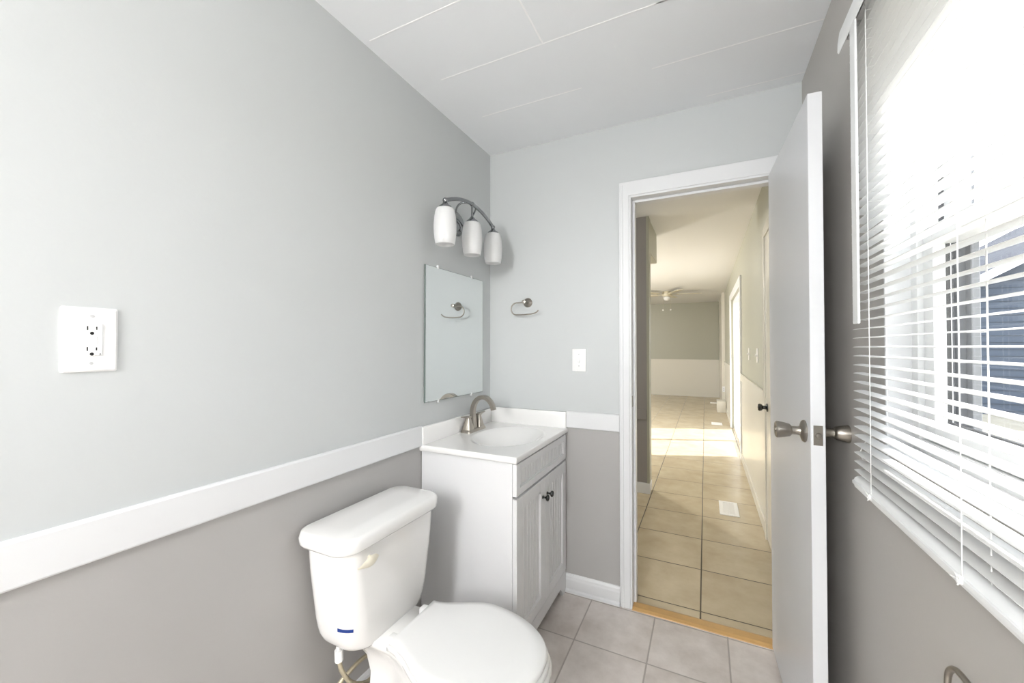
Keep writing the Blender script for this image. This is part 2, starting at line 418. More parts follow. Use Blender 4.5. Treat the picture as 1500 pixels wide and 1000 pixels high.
# ================================================================== BLIND
BY0, BY1 = 0.04, 1.243
bl = thing('window_blind', 'white vinyl mini blind with open slats hanging over the bathroom window', 'window blind', (1.475, BY1, 0.95))
b = BM()
z = 0.992; si = 0
PITCH = 0.0213
while z < 2.045:
    tilt = 0.06 + 0.02*math.sin(si*1.7) ; dz0 = random.uniform(-.0006, .0006); dz1 = random.uniform(-.0008, .0008)
    secs = []
    for (yy, dz) in ((BY0, dz1), (BY1, dz0)):
        top, bot = [], []
        for k in range(7):
            s = k/6*2-1
            x = s*.0125*math.cos(tilt); zz = z + dz + s*.0125*math.sin(tilt) + .0016*(1-s*s)
            top.append((1.476+x, yy, zz+.0004)); bot.append((1.476+x, yy, zz-.0004))
        secs.append(top+bot[::-1])
    loft(b, secs); z += PITCH; si += 1
obj('slats', b, M_slat, bl, 50)
b = BM(); prism_y(b, [(1.464, .950), (1.489, .950), (1.492, .958), (1.490, .972), (1.484, .9765), (1.470, .9765), (1.4645, .972), (1.4625, .9665), (1.4595, .9655), (1.4595, .9590), (1.4625, .9575)], BY0, BY1)
obj('bottom_rail', b, M_vinyl, bl, 50)
b = BM(); prism_y(b, [(1.459, 2.052), (1.500, 2.052), (1.500, 2.086), (1.496, 2.086), (1.496, 2.056), (1.463, 2.056), (1.463, 2.086), (1.459, 2.086)], BY0, BY1)
obj('headrail', b, M_vinyl, bl)
b = BM(); prism_y(b, [(1.446, 2.040), (1.449, 2.036), (1.452, 2.042), (1.450, 2.060), (1.4535, 2.088), (1.4505, 2.091), (1.4465, 2.062)], BY0-.005, 1.268)
obj('valance', b, M_vinyl, bl)
for yy in (1.185, 1.02, .3):
    b = BM(); box(b, 1.456, 1.470, yy-.006, yy+.006, 2.045, 2.0525, .001, 1); obj('valance_clip', b, M_clip, bl)
lad = [1.127, 0.785, 0.485, 0.17]
for yy in (.752, .20):
    b = BM(); tube(b, [(1.476, yy, .96), (1.476, yy, 2.055)], .0009, 6); obj('lift_cord', b, M_cord, bl)
for i, yy in enumerate(lad):
    b = BM()
    for xx in (1.4617, 1.4905): tube(b, [(xx, yy, .955), (xx, yy, 2.055)], .0008, 6)
    z = 0.992
    while z < 2.045:
        tube(b, [(1.4617, yy-.002, z-.0012), (1.4905, yy-.002, z-.0006)], .0004, 4); z += PITCH
    obj('ladder_cord', b, M_cord, bl)
    b = BM()
    lathe(b, [(0, 0), (.007, 0), (.007, .003), (.004, .005), (0, .005)], (1.4605, yy, .962), (-1, 0, .2), 14)
    for k in range(5): 
        a = random.uniform(0, 2*PI); tube(b, [(1.459, yy, .962), (1.453, yy+.010*math.cos(a), .962+.010*math.sin(a))], .001, 5)
    obj('cord_button', b, M_cord, bl)
b = BM()
box(b, 1.4475, 1.4525, 1.146, 1.180, 1.343, 2.040, .0015, 1)
wd = obj('tilt_wand', b, M_vinyl, bl)
b = BM(); tube(b, [(1.456, 1.157, 2.05), (1.450, 1.157, 2.052), (1.450, 1.157, 2.036)], .0016, 8); obj('hook', b, M_clip, wd)
# loose lift cord hanging at the left end, looping back behind the slats
b = BM(); pts = []
for k in range(25):
    t = k/24; pts.append((1.5085-.016*math.sin(PI*t), 1.275+.028*math.sin(PI*t), 1.075-.085*t-.012*math.sin(PI*t)))
tube(b, pts, .0012, 6); obj('lift_cord', b, M_cord, bl)

# ================================================================== VANITY CABINET
VY0, VY1 = 1.421, 2.034
va = thing('vanity_cabinet', 'white vanity cabinet with two beadboard doors beside the toilet', 'cabinet', (0.225, 1.727, 0))
b = BM()
def side(bm, y0, y1):       # side with toe notch
    prism_y(bm, [(.003, 0), (.395, 0), (.395, .0), (.449, 0), (.449, .829), (.003, .829)], y0, y1)
side(b, VY0, VY0+.016); side(b, VY1-.016, VY1)
box(b, .003, .438, VY0+.016, VY1-.016, .10, .115); box(b, .003, .010, VY0+.016, VY1-.016, .115, .70)
box(b, .432, .449, VY0+.016, VY1-.016, .675, .70)
obj('carcass', b, M_cab, va, 30)
# apron with arch and feet
b = BM()
arch = [(VY0, 0.0), (VY0+.045, 0.0), (VY0+.060, .030), (VY0+.085, .052), (VY1-.085, .052), (VY1-.060, .030), (VY1-.045, 0.0), (VY1, 0.0), (VY1, .112), (VY0, .112)]
prism_x(b, arch, .449, .4665)
obj('apron', b, M_cab, va, 30)
def bead_panel(bm, y0, y1, z0, z1, fr, frz, x0=.4495, x1=.4685, groove=.034):
    # shaker frame
    box(bm, x0, x1, y0, y0+fr, z0, z1, .0012, 1); box(bm, x0, x1, y1-fr, y1, z0, z1, .0012, 1)
    box(bm, x0, x1, y0+fr, y1-fr, z0, z0+frz, .0012, 1); box(bm, x0, x1, y0+fr, y1-fr, z1-frz, z1, .0012, 1)
    # inner bead moulding
    ya, yb, za, zb = y0+fr, y1-fr, z0+frz, z1-frz
    for (a0, a1, c0, c1) in ((ya, ya+.004, za, zb), (yb-.004, yb, za, zb), (ya, yb, za, za+.004), (ya, yb, zb-.004, zb)):
        box(bm, x0, x1-.003, a0, a1, c0, c1, .001, 1)
    # beadboard
    n = max(2, round((yb-ya)/groove)); w = (yb-ya)/n
    for k in range(n):
        prism_like = [(x0+.002, ya+k*w), (x1-.0125, ya+k*w), (x1-.0075, ya+k*w+.0035), (x1-.0075, ya+(k+1)*w-.0035), (x1-.0125, ya+(k+1)*w), (x0+.002, ya+(k+1)*w)]
        loft(bm, [[(x, y, za) for x, y in prism_like], [(x, y, zb) for x, y in prism_like]])
b = BM(); bead_panel(b, VY0+.001, VY1-.001, .698, .826, .032, .030); obj('drawer_front', b, M_cab, va, 30)
ym = (VY0+VY1)/2
for (ya, yb, ky) in ((VY0+.001, ym-.0015, ym-.028), (ym+.0015, VY1-.001, ym+.028)):
    b = BM(); bead_panel(b, ya, yb, .116, .688, .050, .052); d = obj('door', b, M_cab, va, 30)
    b = BM(); lathe(b, [(0, 0), (.0075, 0), (.0075, .002), (.0045, .004), (.004, .013), (.007, .017), (.0125, .020), (.0145, .024), (.0125, .029), (.006, .032), (0, .0325)], (.4685, ky, .607), (1, 0, 0), 20)
    k = obj('knob', b, M_dark, d, 50); k['label'] = 'small dark metal knob'

# ---- vanity top with moulded basin
vt = thing('bathroom_sink', 'white cultured marble sink top with oval moulded basin', 'sink', (0.235, 1.73, 0.83))
b = BM()
X0, X1, Y0, Y1 = .001, .471, 1.410, 2.049
NX, NY = 94, 128; bcx, bcy, brx, bry = .272, 1.745, .152, .205
def basin(x, y):
    r = math.hypot((x-bcx)/brx, (y-bcy)/bry)/1.10
    if r >= 1: return 0
    return -.112*(1-r*r)**1.35 if r > .35 else -.112*(1-.1225)**1.35 - .004*(.35-r)/.35
grid = [[bm_v for bm_v in (b.verts.new((X0+(X1-X0)*i/NX, Y0+(Y1-Y0)*j/NY, .858+basin(X0+(X1-X0)*i/NX, Y0+(Y1-Y0)*j/NY))) for j in range(NY+1))] for i in range(NX+1)]
for i in range(NX):
    for j in range(NY): b.faces.new((grid[i][j], grid[i+1][j], grid[i+1][j+1], grid[i][j+1]))
rim = [grid[i][0] for i in range(NX+1)] + [grid[NX][j] for j in range(1, NY+1)] + [grid[i][NY] for i in range(NX-1, -1, -1)] + [grid[0][j] for j in range(NY-1, 0, -1)]
prev = rim
cx_, cy_ = (X0+X1)/2, (Y0+Y1)/2
for dz, ins in ((-.0015, -.0022), (-.005, -.0035), (-.021, -.0035), (-.0255, -.001), (-.0265, .004)):
    cur = []
    for v in rim:
        x = v.co.x - (0 if abs(v.co.x-X0) < 1e-6 else (ins if abs(v.co.x-X1) < 1e-6 else 0)); y = v.co.y + (ins if abs(v.co.y-Y0) < 1e-6 else 0)
        cur.append(b.verts.new((x, y, .858+dz)))
    for k in range(len(rim)):
        k2 = (k+1) % len(rim); b.faces.new((prev[k], cur[k], cur[k2], prev[k2]))
    prev = cur
obj('slab', b, M_marble, vt, 50, fix=False)
b = BM(); box(b, .001, .021, 1.410, 2.048, .8575, .936, .003); s1 = obj('side_splash', b, M_marble, vt)
b = BM(); box(b, .021, .4705, 2.028, 2.049, .8575, .944, .003); obj('back_splash', b, M_marble, vt)
b = BM(); lathe(b, [(0, 0), (.020, 0), (.021, .002), (.016, .004), (.014, .002), (0, .002)], (bcx, bcy, .7600), (0, 0, 1), 24); d = obj('drain', b, M_nick, vt)

# ---- faucet
fa = thing('sink_faucet', 'brushed nickel faucet with arched spout and two lever handles on the vanity top', 'faucet', (.053, 1.777, .858))
FY = 1.777; fxc = .053
b = BM()
loft(b, [rrect(fxc, FY, .030, .083, .010, .8578, 4), rrect(fxc, FY, .029, .082, .010, .866, 4), rrect(fxc, FY, .025, .077, .009, .8725, 4)])
obj('base', b, M_nick, fa, 30)
# spout: rectangular section swept along an arch
b = BM(); path = []
for k in range(6): path.append((fxc-.004, .868+.085*k/5*1.0))
R_ = .062
for k in range(1, 21):
    a = PI - (PI*0.93)*k/20
    path.append((fxc-.004+R_+R_*math.cos(a), .953+ R_*1.28*math.sin(a)))
secs = []
for i, (x, z) in enumerate(path):
    p2 = path[min(i+1, len(path)-1)]; p1 = path[max(i-1, 0)]
    d = Vector((p2[0]-p1[0], 0, p2[1]-p1[1])).normalized(); nrm = Vector((-d.z, 0, d.x))
    t = i/(len(path)-1); hw = .0175 - .004*math.sin(PI*min(1, t*1.6)) ; ht = .0125 - .0035*t
    if i < 4: hw += .004*(4-i)/4; ht += .006*(4-i)/4
    c = Vector((x, FY, z)); ring = []
    for (sa, sb) in ((1, .75), (.75, 1), (-.75, 1), (-1, .75), (-1, -.75), (-.75, -1), (.75, -1), (1, -.75)):
        ring.append(c + nrm*ht*sa + Vector((0, 1, 0))*hw*sb)
    secs.append(ring)
loft(b, secs)
obj('spout', b, M_nick, fa, 30)
for s in (-1, 1):
    b = BM(); hyc = FY + s*.051
    loft(b, [rrect(fxc, hyc, .0235, .0245, .006, .871, 3), rrect(fxc, hyc, .0185, .018, .005, .895, 3), rrect(fxc, hyc, .013, .0115, .004, .922, 3), rrect(fxc, hyc, .0115, .010, .003, .929, 3)])
    h = obj('handle', b, M_nick, fa, 30)
    b = BM()
    loft(b, [rrect(fxc, hyc, .013, .013, .003, .930, 3), rrect(fxc, hyc, .013, .013, .003, .938, 3)])
    secs = []
    for k, (dy, hz, hw) in enumerate(((0, .005, .012), (.02, .0042, .010), (.040, .0035, .0085), (.058, .003, .008))):
        yy = hyc + s*dy; zz = .936 + dy*.10
        secs.append([(fxc-hw, yy, zz-hz), (fxc+hw, yy, zz-hz), (fxc+hw*.8, yy, zz+hz), (fxc-hw*.8, yy, zz+hz)])
    loft(b, secs); obj('lever', b, M_nick, h, 30)

# ================================================================== MIRROR
mr = thing('wall_mirror', 'frameless rectangular mirror held by clear clips above the vanity', 'mirror', (.0, 1.69, 1.038))
MY0, MY1, MZ0, MZ1 = 1.437, 1.947, 1.040, 1.662
b = BM(); box(b, .003, .0085, MY0-.0025, MY1+.0006, MZ0-.0006, MZ1+.0006); obj('backing', b, M_medge, mr, 0)
b = BM(); box(b, .0085, .0090, MY0+.0008, MY1-.0008, MZ0+.0008, MZ1-.0008); obj('glass', b, M_mirror, mr, 0)
for (yy, zz, s) in ((1.53, MZ1, 1), (1.83, MZ1, 1), (1.535, MZ0, -1), (1.83, MZ0, -1)):
    b = BM(); box(b, .0, .0125, yy-.006, yy+.006, zz-(.006 if s > 0 else .012), zz+(.012 if s > 0 else .006), .002, 1)
    c = obj('clip', b, M_clip, mr, 30)
    b = BM(); sphere(b, (.0125, yy, zz+s*.004), .0025, 8); obj('screw', b, M_nick, c)

# ================================================================== VANITY LIGHT
vl = thing('vanity_light', 'chrome wall light with three white opal glass shades above the mirror', 'wall light', (0, 1.63, 1.90))
b = BM(); PY, PZ = 1.690, 1.915
lathe(b, [(0, 0), (.060, 0), (.062, .006), (.055, .012), (.045, .016), (.042, .022), (.020, .026), (0, .027)], (.0, PY, PZ), (1, 0, 0), 32)
obj('wall_plate', b, M_chrome, vl, 40)
SX = .132; sy = [1.412, 1.633, 1.842]
b = BM(); pts = []
for k in range(25):
    t = k/24*2-1
    pts.append((SX, 1.627 + .218*t, 1.921 + .056*(1-t*t)))
tube(b, pts, .0088, 12)
obj('arched_bar', b, M_chrome, vl, 60)
for s in (-1, 1):
    b = BM(); pts = []
    for k in range(17):
        t = k/16
        pts.append((.018 + (SX-.018)*t**1.1, PY + s*(.020 + .050*math.sin(PI*t*.9)) - .058*t, PZ - .02 + .078*math.sin(PI/2*min(1, t*1.15))))
    tube(b, pts, .0045, 10); obj('arm', b, M_chrome, vl, 60)
for i, yy in enumerate(sy):
    zt = 1.922 if i != 1 else 1.976
    b = BM()
    sphere(b, (SX, yy, zt+.001), .0115, 16)
    tube(b, [(SX, yy, zt), (SX, yy, 1.905)], .0055, 10)
    lathe(b, [(.006, 1.916), (.010, 1.913), (.014, 1.905), (.026, 1.897), (.030, 1.889), (.030, 1.885), (0, 1.885)], (SX, yy, 0), (0, 0, 1), 24)
    so_ = obj('socket', b, M_chrome, vl, 50); so_['label'] = 'chrome socket with ball finial'
    b = BM()
    outer = [(.029, 1.888), (.036, 1.886), (.041, 1.878), (.0455, 1.855), (.0485, 1.825), (.049, 1.805), (.0480, 1.780), (.0445, 1.750), (.0410, 1.732)]
    inner = [(r-.004, z) for r, z in outer[::-1]]
    inner[0] = (.0380, 1.733)
    lathe(b, outer + [(.0395, 1.731)] + inner, (SX, yy, 0), (0, 0, 1), 40, cap=False)
    obj('shade', b, M_shade, so_, 60)
    b = BM(); lathe(b, [(0, 1.80), (.012, 1.803), (.022, 1.815), (.024, 1.83), (.018, 1.85), (.012, 1.87), (.012, 1.884), (0, 1.884)], (SX, yy, 0), (0, 0, 1), 20); obj('bulb', b, M_shade, so_, 60)

# ================================================================== TOWEL RING
def ring_holder(name, label, cat, pt, sgn):
    """pt(a, out, z): a along the wall, out away from it"""
    t = thing(name, label, cat, pt(0, 0, 0))
    return t
tr_ = thing('towel_ring', 'brushed nickel open towel ring on the back wall by the mirror', 'towel ring', (.243, 2.05, 1.538))
b = BM(); lathe(b, [(0, 0), (.026, 0), (.0265, .004), (.023, .008), (.015, .012), (.0105, .018), (.009, .030), (.010, .046), (.012, .055), (.0105, .063), (0, .066)], (.243, 2.05, 1.538), (0, -1, 0), 28)
obj('mounting_post', b, M_nick, tr_, 40)
b = BM(); pts = []
yy = 1.995
pts += [(.243, yy, 1.535), (.215, yy, 1.534)]
for k in range(13):
    a = PI/2 + PI*k/12; pts.append((.197 + .033*math.cos(a), yy, 1.501 + .033*math.sin(a)))
pts += [(.24, yy, 1.467), (.28, yy, 1.469), (.305, yy, 1.473), (.318, yy, 1.479), (.328, yy, 1.489)]
tube(b, pts, .0038, 10); obj('ring', b, M_nick, tr_, 60)

# toilet paper holder on the window wall
tp = thing('toilet_paper_holder', 'brushed nickel open arm paper holder low on the window wall', 'toilet paper holder', (RX, .70, .79))
b = BM(); lathe(b, [(0, 0), (.026, 0), (.0265, .004), (.023, .008), (.015, .012), (.0105, .018), (.009, .030), (.010, .046), (.012, .055), (.0105, .063), (0, .066)], (RX, .665, .822), (-1, 0, 0), 28)
obj('mounting_post', b, M_nick, tp, 40)
b = BM(); xx = 1.459
pts = [(xx, .665, .820), (xx, .70, .828), (xx, .75, .829)]
for k in range(13):
    a = PI/2 - PI*k/12; pts.append((xx, .785 + .036*math.cos(a), .793 + .036*math.sin(a)))
pts += [(xx, .73, .757), (xx, .68, .756), (xx, .64, .760), (xx, .625, .771)]
tube(b, pts, .0042, 10); obj('arm', b, M_nick, tp, 60)

# ================================================================== PLATES
sw = thing('light_switch', 'white toggle light switch plate beside the doorway', 'light switch', (.538, 2.05, 1.22))
b = BM(); box(b, .501, .576, 2.0445, 2.05, 1.161, 1.280, .003); obj('plate', b, M_plate, sw)
b = BM(); loft(b, [[(.533, 2.045, 1.208), (.543, 2.045, 1.208), (.543, 2.045, 1.232), (.533, 2.045, 1.232)], [(.5345, 2.034, 1.206), (.5415, 2.034, 1.206), (.5415, 2.037, 1.216), (.5345, 2.037, 1.216)]]); obj('toggle', b, M_plate, sw)
for zz in (1.190, 1.251):
    b = BM(); lathe(b, [(0, 0), (.003, 0), (.003, .0012), (0, .0014)], (.538, 2.0447, zz), (0, -1, 0), 12); obj('screw', b, M_grey, sw)

ou = thing('wall_outlet', 'white double wide outlet plate with two sockets on the left wall', 'electrical outlet', (0, .356, 1.30))
b = BM(); loft(b, [[(0, *p[:2]) for p in rrect(.3565, 1.305, .0425, .066, .004, 0, 4)], [(.003, *p[:2]) for p in rrect(.3565, 1.305, .0425, .066, .004, 0, 4)], [(.006, *p[:2]) for p in rrect(.3565, 1.305, .0385, .062, .004, 0, 4)]])
obj('plate', b, M_plate, ou, 30)
OY, OZ = .3575, 1.305
b = BM(); box(b, .005, .0085, OY-.0165, OY+.0165, OZ-.033, OZ+.033, .0012, 1); rc = obj('receptacle', b, M_plate, ou)
b = BM(); box(b, .0085, .0098, OY-.0075, OY+.0075, OZ+.0005, OZ+.0065, .0004, 1); box(b, .0085, .0098, OY-.0075, OY+.0075, OZ-.0070, OZ-.0010, .0004, 1)
box(b, .0083, .0088, OY-.0085, OY+.0085, OZ-.009, OZ-.0082); box(b, .0083, .0088, OY-.0085, OY+.0085, OZ+.0078, OZ+.0086)
obj('test_button', b, M_plate, rc)
for zc in (OZ+.0235, OZ-.019):
    b = BM(); box(b, .0083, .0088, OY-.0078, OY-.0058, zc-.004, zc+.004); box(b, .0083, .0088, OY+.0058, OY+.0078, zc-.0032, zc+.0032)
    lathe(b, [(0, 0), (.0032, 0), (.0032, .0004), (0, .0004)], (.0084, OY, zc-.0105), (1, 0, 0), 14)
    obj('socket_slots', b, M_black, rc, 0)
b = BM(); sphere(b, (.0085, OY+.0125, OZ-.0295), .0012, 8); obj('indicator_light', b, M_black, rc, 0)
for zz in (OZ+.0485, OZ-.0485):
    b = BM(); lathe(b, [(0, 0), (.0032, 0), (.0032, .001), (0, .0012)], (.006, OY, zz), (1, 0, 0), 12); obj('screw', b, M_grey, ou)

# ================================================================== TOILET
TY = 1.022
to = thing('toilet', 'white two piece toilet with closed round lid against the left wall', 'toilet', (.38, TY, 0))
# bowl + pedestal in one lofted porcelain body
def bowl_ring(xb, hwb, xm, hwm, xfr, z, n=16, p=2.2, delay=0.0):
    """closed outline: straight back at xb (half width hwb), widest hwm at xm, rounded front at xfr"""
    half = []
    for k in range(n+1):
        t = k/n; x = xb + (xm-xb)*t; t = max(0, (t-delay)/(1-delay)); s = t*t*(3-2*t); half.append((x, hwb + (hwm-hwb)*s))
    for k in range(1, n+1):
        a = PI/2*k/n; half.append((xm + (xfr-xm)*math.sin(a), hwm*max(0, math.cos(a))**(2/p)))
    return [(x, TY+h, z) for x, h in half] + [(x, TY-h, z) for x, h in half[-2::-1]]
b = BM()
secs = [bowl_ring(.120, .098, .30, .112, .580, 0.0), bowl_ring(.118, .096, .30, .110, .578, .020), bowl_ring(.125, .088, .30, .098, .545, .060),
        bowl_ring(.150, .078, .30, .096, .530, .130), bowl_ring(.170, .066, .34, .106, .570, .200, delay=.2), bowl_ring(.170, .062, .40, .130, .635, .255, delay=.3),
        bowl_ring(.155, .064, .45, .155, .695, .305, delay=.3), bowl_ring(.125, .080, .50, .178, .735, .342, delay=.35), bowl_ring(.105, .094, .52, .186, .747, .362, delay=.38),
        bowl_ring(.10, .100, .53, .187, .748, .376, delay=.38), bowl_ring(.104, .096, .53, .183, .742, .384, delay=.38)]
loft(b, secs)
obj('bowl', b, M_por, to, 70)
# tank
b = BM()
def tank_ring(hw, xb, xfr, r, z): return rrect((xb+xfr)/2, TY+.003, (xfr-xb)/2, hw, r, z, 8)
def bow(sec, amt):
    out = []
    for x, y, z in sec:
        k = 1-((y-TY-.006)/.21)**2
        out.append((x + (amt*max(0, k) if x > .12 else 0), y, z))
    return out
secs = [tank_ring(.100, .060, .180, .04, .366), tank_ring(.128, .050, .194, .05, .3675), tank_ring(.146, .043, .202, .056, .3725), tank_ring(.160, .037, .207, .060, .3815), tank_ring(.171, .033, .210, .063, .396), tank_ring(.179, .030, .2125, .064, .415), tank_ring(.184, .029, .214, .064, .436), tank_ring(.189, .0285, .216, .062, .466), tank_ring(.192, .028, .217, .060, .500),
        tank_ring(.198, .027, .220, .056, .560), tank_ring(.203, .026, .222, .052, .620), tank_ring(.207, .026, .224, .050, .700)]
loft(b, [bow(s, .012) for s in secs])
tk = obj('tank', b, M_por, to, 70)
b = BM()
secs = [rrect(.131, 1.018, .100, .214, .052, .698, 8), rrect(.131, 1.016, .108, .224, .056, .6985, 8), rrect(.132, 1.016, .112, .229, .058, .706, 8), rrect(.132, 1.016, .113, .230, .058, .722, 8),
        rrect(.132, 1.018, .1115, .2285, .057, .732, 8), rrect(.132, 1.018, .107, .226, .053, .739, 8), rrect(.132, 1.018, .098, .217, .046, .7425, 8), rrect(.132, 1.018, .04, .16, .02, .7445, 8)]
loft(b, [bow(s, .010) for s in secs])
obj('tank_lid', b, M_por, tk, 70)
# flush handle: leaf shaped lever
b = BM(); secs = []
for k in range(13):
    t = k/12; y = .832 + .080*t; w = .0140*(math.sin(PI*t**1.5)**.8 if 0 < t < 1 else 0) + .0015
    zc = .659 + .004*t; xc = .248 + .003*math.sin(PI*t)
    secs.append([(xc + .0055*math.cos(a)*max(.3, w/.014), y, zc + w*math.sin(a)) for a in [2*PI*j/12 for j in range(12)]])
loft(b, secs); fh = obj('flush_handle', b, M_handle, tk, 60); fh['label'] = 'yellowed plastic flush lever'
b = BM(); tube(b, [(.222, .893, .662), (.247, .893, .662)], .006, 14); obj('pivot', b, M_handle, fh)
# blue tape strip wrapped round the lower left of the tank
def tank_surface(y, z):
    """x on the tank front surface"""
    tab = [(.402, .172, .032, .211, .064), (.436, .184, .029, .214, .064), (.500, .192, .028, .217, .060), (.560, .198, .027, .220, .056), (.62, .203, .026, .222, .052)]
    for a, c in zip(tab, tab[1:]):
        if a[0] <= z <= c[0]:
            f = (z-a[0])/(c[0]-a[0]); hw, xb, xfr, r = [a[i]+(c[i]-a[i])*f for i in (1, 2, 3, 4)]
    dy = abs(y-TY-.003)
    if dy <= hw-r: x = xfr
    else: x = xfr - r + math.sqrt(max(0, r*r-(dy-(hw-r))**2))
    return x + .012*max(0, 1-((y-TY-.006)/.21)**2)
b = BM(); top, bot, bk = [], [], []
for k in range(9):
    an = math.radians(8 + 40*k/8); z = .461 - .004*k/8; f = (z-.436)/.064
    hw, xfr, r_ = .184+.008*f, .214+.003*f, .064-.004*f
    cx0, cy0 = xfr-r_, TY+.003-(hw-r_)
    for L_, rr_, dz in ((top, r_+.0030, .0045), (bot, r_+.0030, -.0045), (bk, r_-.0004, 0)):
        x = cx0+rr_*math.sin(an); y = cy0-rr_*math.cos(an)
        x += .012*max(0, 1-((y-TY-.006)/.21)**2)*(1 if x > .12 else 0)
        L_.append((x, y, z+dz))
tv = [b.verts.new(p) for p in top]; bv = [b.verts.new(p) for p in bot]
tv2 = [b.verts.new((p[0], p[1], p[2]+.0045)) for p in bk]; bv2 = [b.verts.new((p[0], p[1], p[2]-.0045)) for p in bk]
for k in range(8):
    b.faces.new((tv[k], tv[k+1], bv[k+1], bv[k])); b.faces.new((tv2[k], bv2[k], bv2[k+1], tv2[k+1]))
    b.faces.new((tv[k], tv2[k], tv2[k+1], tv[k+1])); b.faces.new((bv[k], bv[k+1], bv2[k+1], bv2[k]))
b.faces.new((tv[0], bv[0], bv2[0], tv2[0])); b.faces.new((tv[8], tv2[8], bv2[8], bv[8]))
st = obj('tape_strip', b, M_blue, tk, 60); st['label'] = 'short strip of blue tape'
# seat and lid
b = BM()
loft(b, [bowl_ring(.285, .105, .49, .180, .735, .3845), bowl_ring(.280, .110, .49, .186, .742, .388), bowl_ring(.280, .110, .49, .186, .742, .398), bowl_ring(.284, .106, .49, .182, .738, .4015)])
obj('seat', b, M_seat, to, 60)
b = BM()
loft(b, [bowl_ring(.290, .105, .49, .176, .730, .404), bowl_ring(.288, .108, .49, .181, .736, .406), bowl_ring(.288, .108, .49, .181, .736, .413), bowl_ring(.292, .104, .49, .176, .731, .418), bowl_ring(.31, .09, .48, .150, .700, .4205), bowl_ring(.36, .05, .46, .09, .60, .4225)])
obj('seat_lid', b, M_seat, to, 60)
for s in (-1, 1):
    b = BM(); box(b, .262, .300, TY+s*.075-.014, TY+s*.075+.014, .3835, .409, .005); obj('hinge', b, M_seat, to)
    b = BM(); sphere(b, (.30, TY+s*.121, .028), .014, 14, sz=.9); obj('bolt_cap', b, M_por, to)
# supply hose (its own thing)
b = BM()
def spline(P, n=10):
    P = [Vector(p) for p in P]; out = []
    Q = [P[0]]+P+[P[-1]]
    for i in range(1, len(Q)-2):
        for k in range(n):
            t = k/n; p0, p1, p2, p3 = Q[i-1], Q[i], Q[i+1], Q[i+2]
            out.append(.5*((2*p1)+(-p0+p2)*t+(2*p0-5*p1+4*p2-p3)*t*t+(-p0+3*p1-3*p2+p3)*t**3))
    out.append(P[-1]); return out
tube(b, spline([(.115, .883, .372), (0.115, 0.883, 0.345), (0.115, 0.885, 0.325), (0.113, 0.898, 0.279), (0.110, 0.938, 0.214), (0.105, 1.0, 0.165), (0.098, 1.054, 0.156), (0.09, 1.081, 0.179), (0.085, 1.063, 0.211), (0.08, 1.015, 0.228), (0.07, 0.966, 0.214), (0.06, 0.936, 0.195), (0.05, 0.918, 0.161), (.045, .912, .14)]), .0068, 12)
sh = obj('supply_hose', b, M_hose, to, 60); sh['label'] = 'tarnished looping water hose'
b = BM(); tube(b, [(.115, .883, .372), (.115, .883, .352)], .008, 12); tube(b, [(.115, .883, .356), (.115, .884, .322)], .0125, 8)
n_ = obj('coupling_nut', b, M_plate, sh, 30); n_['label'] = 'whitish crusted coupling nut'
b = BM(); tube(b, [(.0, .915, .14), (.055, .915, .14)], .008, 12); tube(b, [(.045, .915, .125), (.045, .915, .155)], .011, 12); sphere(b, (.07, .915, .14), .014, 12, sx=.5, sz=1.3)
v = obj('shutoff_valve', b, M_rust, sh, 40); v['label'] = 'dull brass shutoff valve'

# ================================================================== ADDED PENDANTS for fill light (unseen, bathroom and hall)
M_glow = bpy.data.materials.new('fill_shade_glow'); M_glow.use_nodes = True  # glow for the shades of the added lamps
_e = M_glow.node_tree.nodes['Principled BSDF']; _e.inputs['Emission Color'].default_value = (1, .97, .93, 1); _e.inputs['Emission Strength'].default_value = 3.0
def pendant(label, x, y, ztop, zc):  # made-up fixture out of view, carries one of the fill lights
    t = thing('fill_pendant', label, 'pendant lamp', (x, y, ztop))
    b = BM(); lathe(b, [(0, 0), (.06, 0), (.062, -.008), (.05, -.025), (.012, -.032), (0, -.032)], (x, y, ztop), (0, 0, 1), 24); obj('canopy', b, M_nick, t)
    b = BM(); tube(b, [(x, y, ztop-.03), (x, y, zc+.17)], .006, 10); obj('stem', b, M_nick, t)
    b = BM(); lathe(b, [(0, .20), (.03, .198), (.05, .175), (.052, .15), (0, .15)], (x, y, zc), (0, 0, 1), 24); obj('collar', b, M_nick, t)
    b = BM(); lathe(b, [(.05, .165), (.14, .15), (.19, .14), (.195, .135), (.14, .145), (.05, .16)], (x, y, zc), (0, 0, 1), 32, cap=False); obj('shade', b, M_glow, t, 60)
pendant('added unseen pendant for fill light over the bathroom, the one nearer the viewer', .62, -1.25, CZ, 1.90)
pendant('added unseen pendant for fill light over the bathroom, the one near its far end', .62, -2.30, CZ, 1.90)
pendant('added unseen pendant for fill light in the far room behind the grey wall end', -1.5, 6.2, 2.45, 1.98)
pendant('added unseen pendant for fill light just beyond the bathroom door, off to the left', -1.1, 2.95, 2.45, 2.0)

# ================================================================== HALL AND FAR ROOM
HZ = 2.45
HX = RX
b = BM()
SY0, SY1, SZ = 5.33, 7.26, 2.03
box(b, HX, HX+.14, 2.17, SY0, 0, HZ+.1); box(b, HX, HX+.14, SY1, 11.6, 0, HZ+.1); box(b, HX, HX+.14, SY0, SY1, SZ, HZ+.1)
struct('wall_right.001', b, M_hwall, 'grey hall wall on the right, warm light painted in, with a glazed door')
b = BM(); box(b, -3.1, HX+.14, 11.45, 11.6, 0, HZ+.1); struct('wall_far', b, M_hwall, 'grey end wall of the far room, warm light painted in, above white wainscot')
b = BM(); box(b, -3.0, HX, 11.437, 11.45, 0, .955); box(b, -3.0, HX, 11.428, 11.45, .945, .962)
struct('trim_5', b, M_hwains, 'white wainscot panel along the far wall')
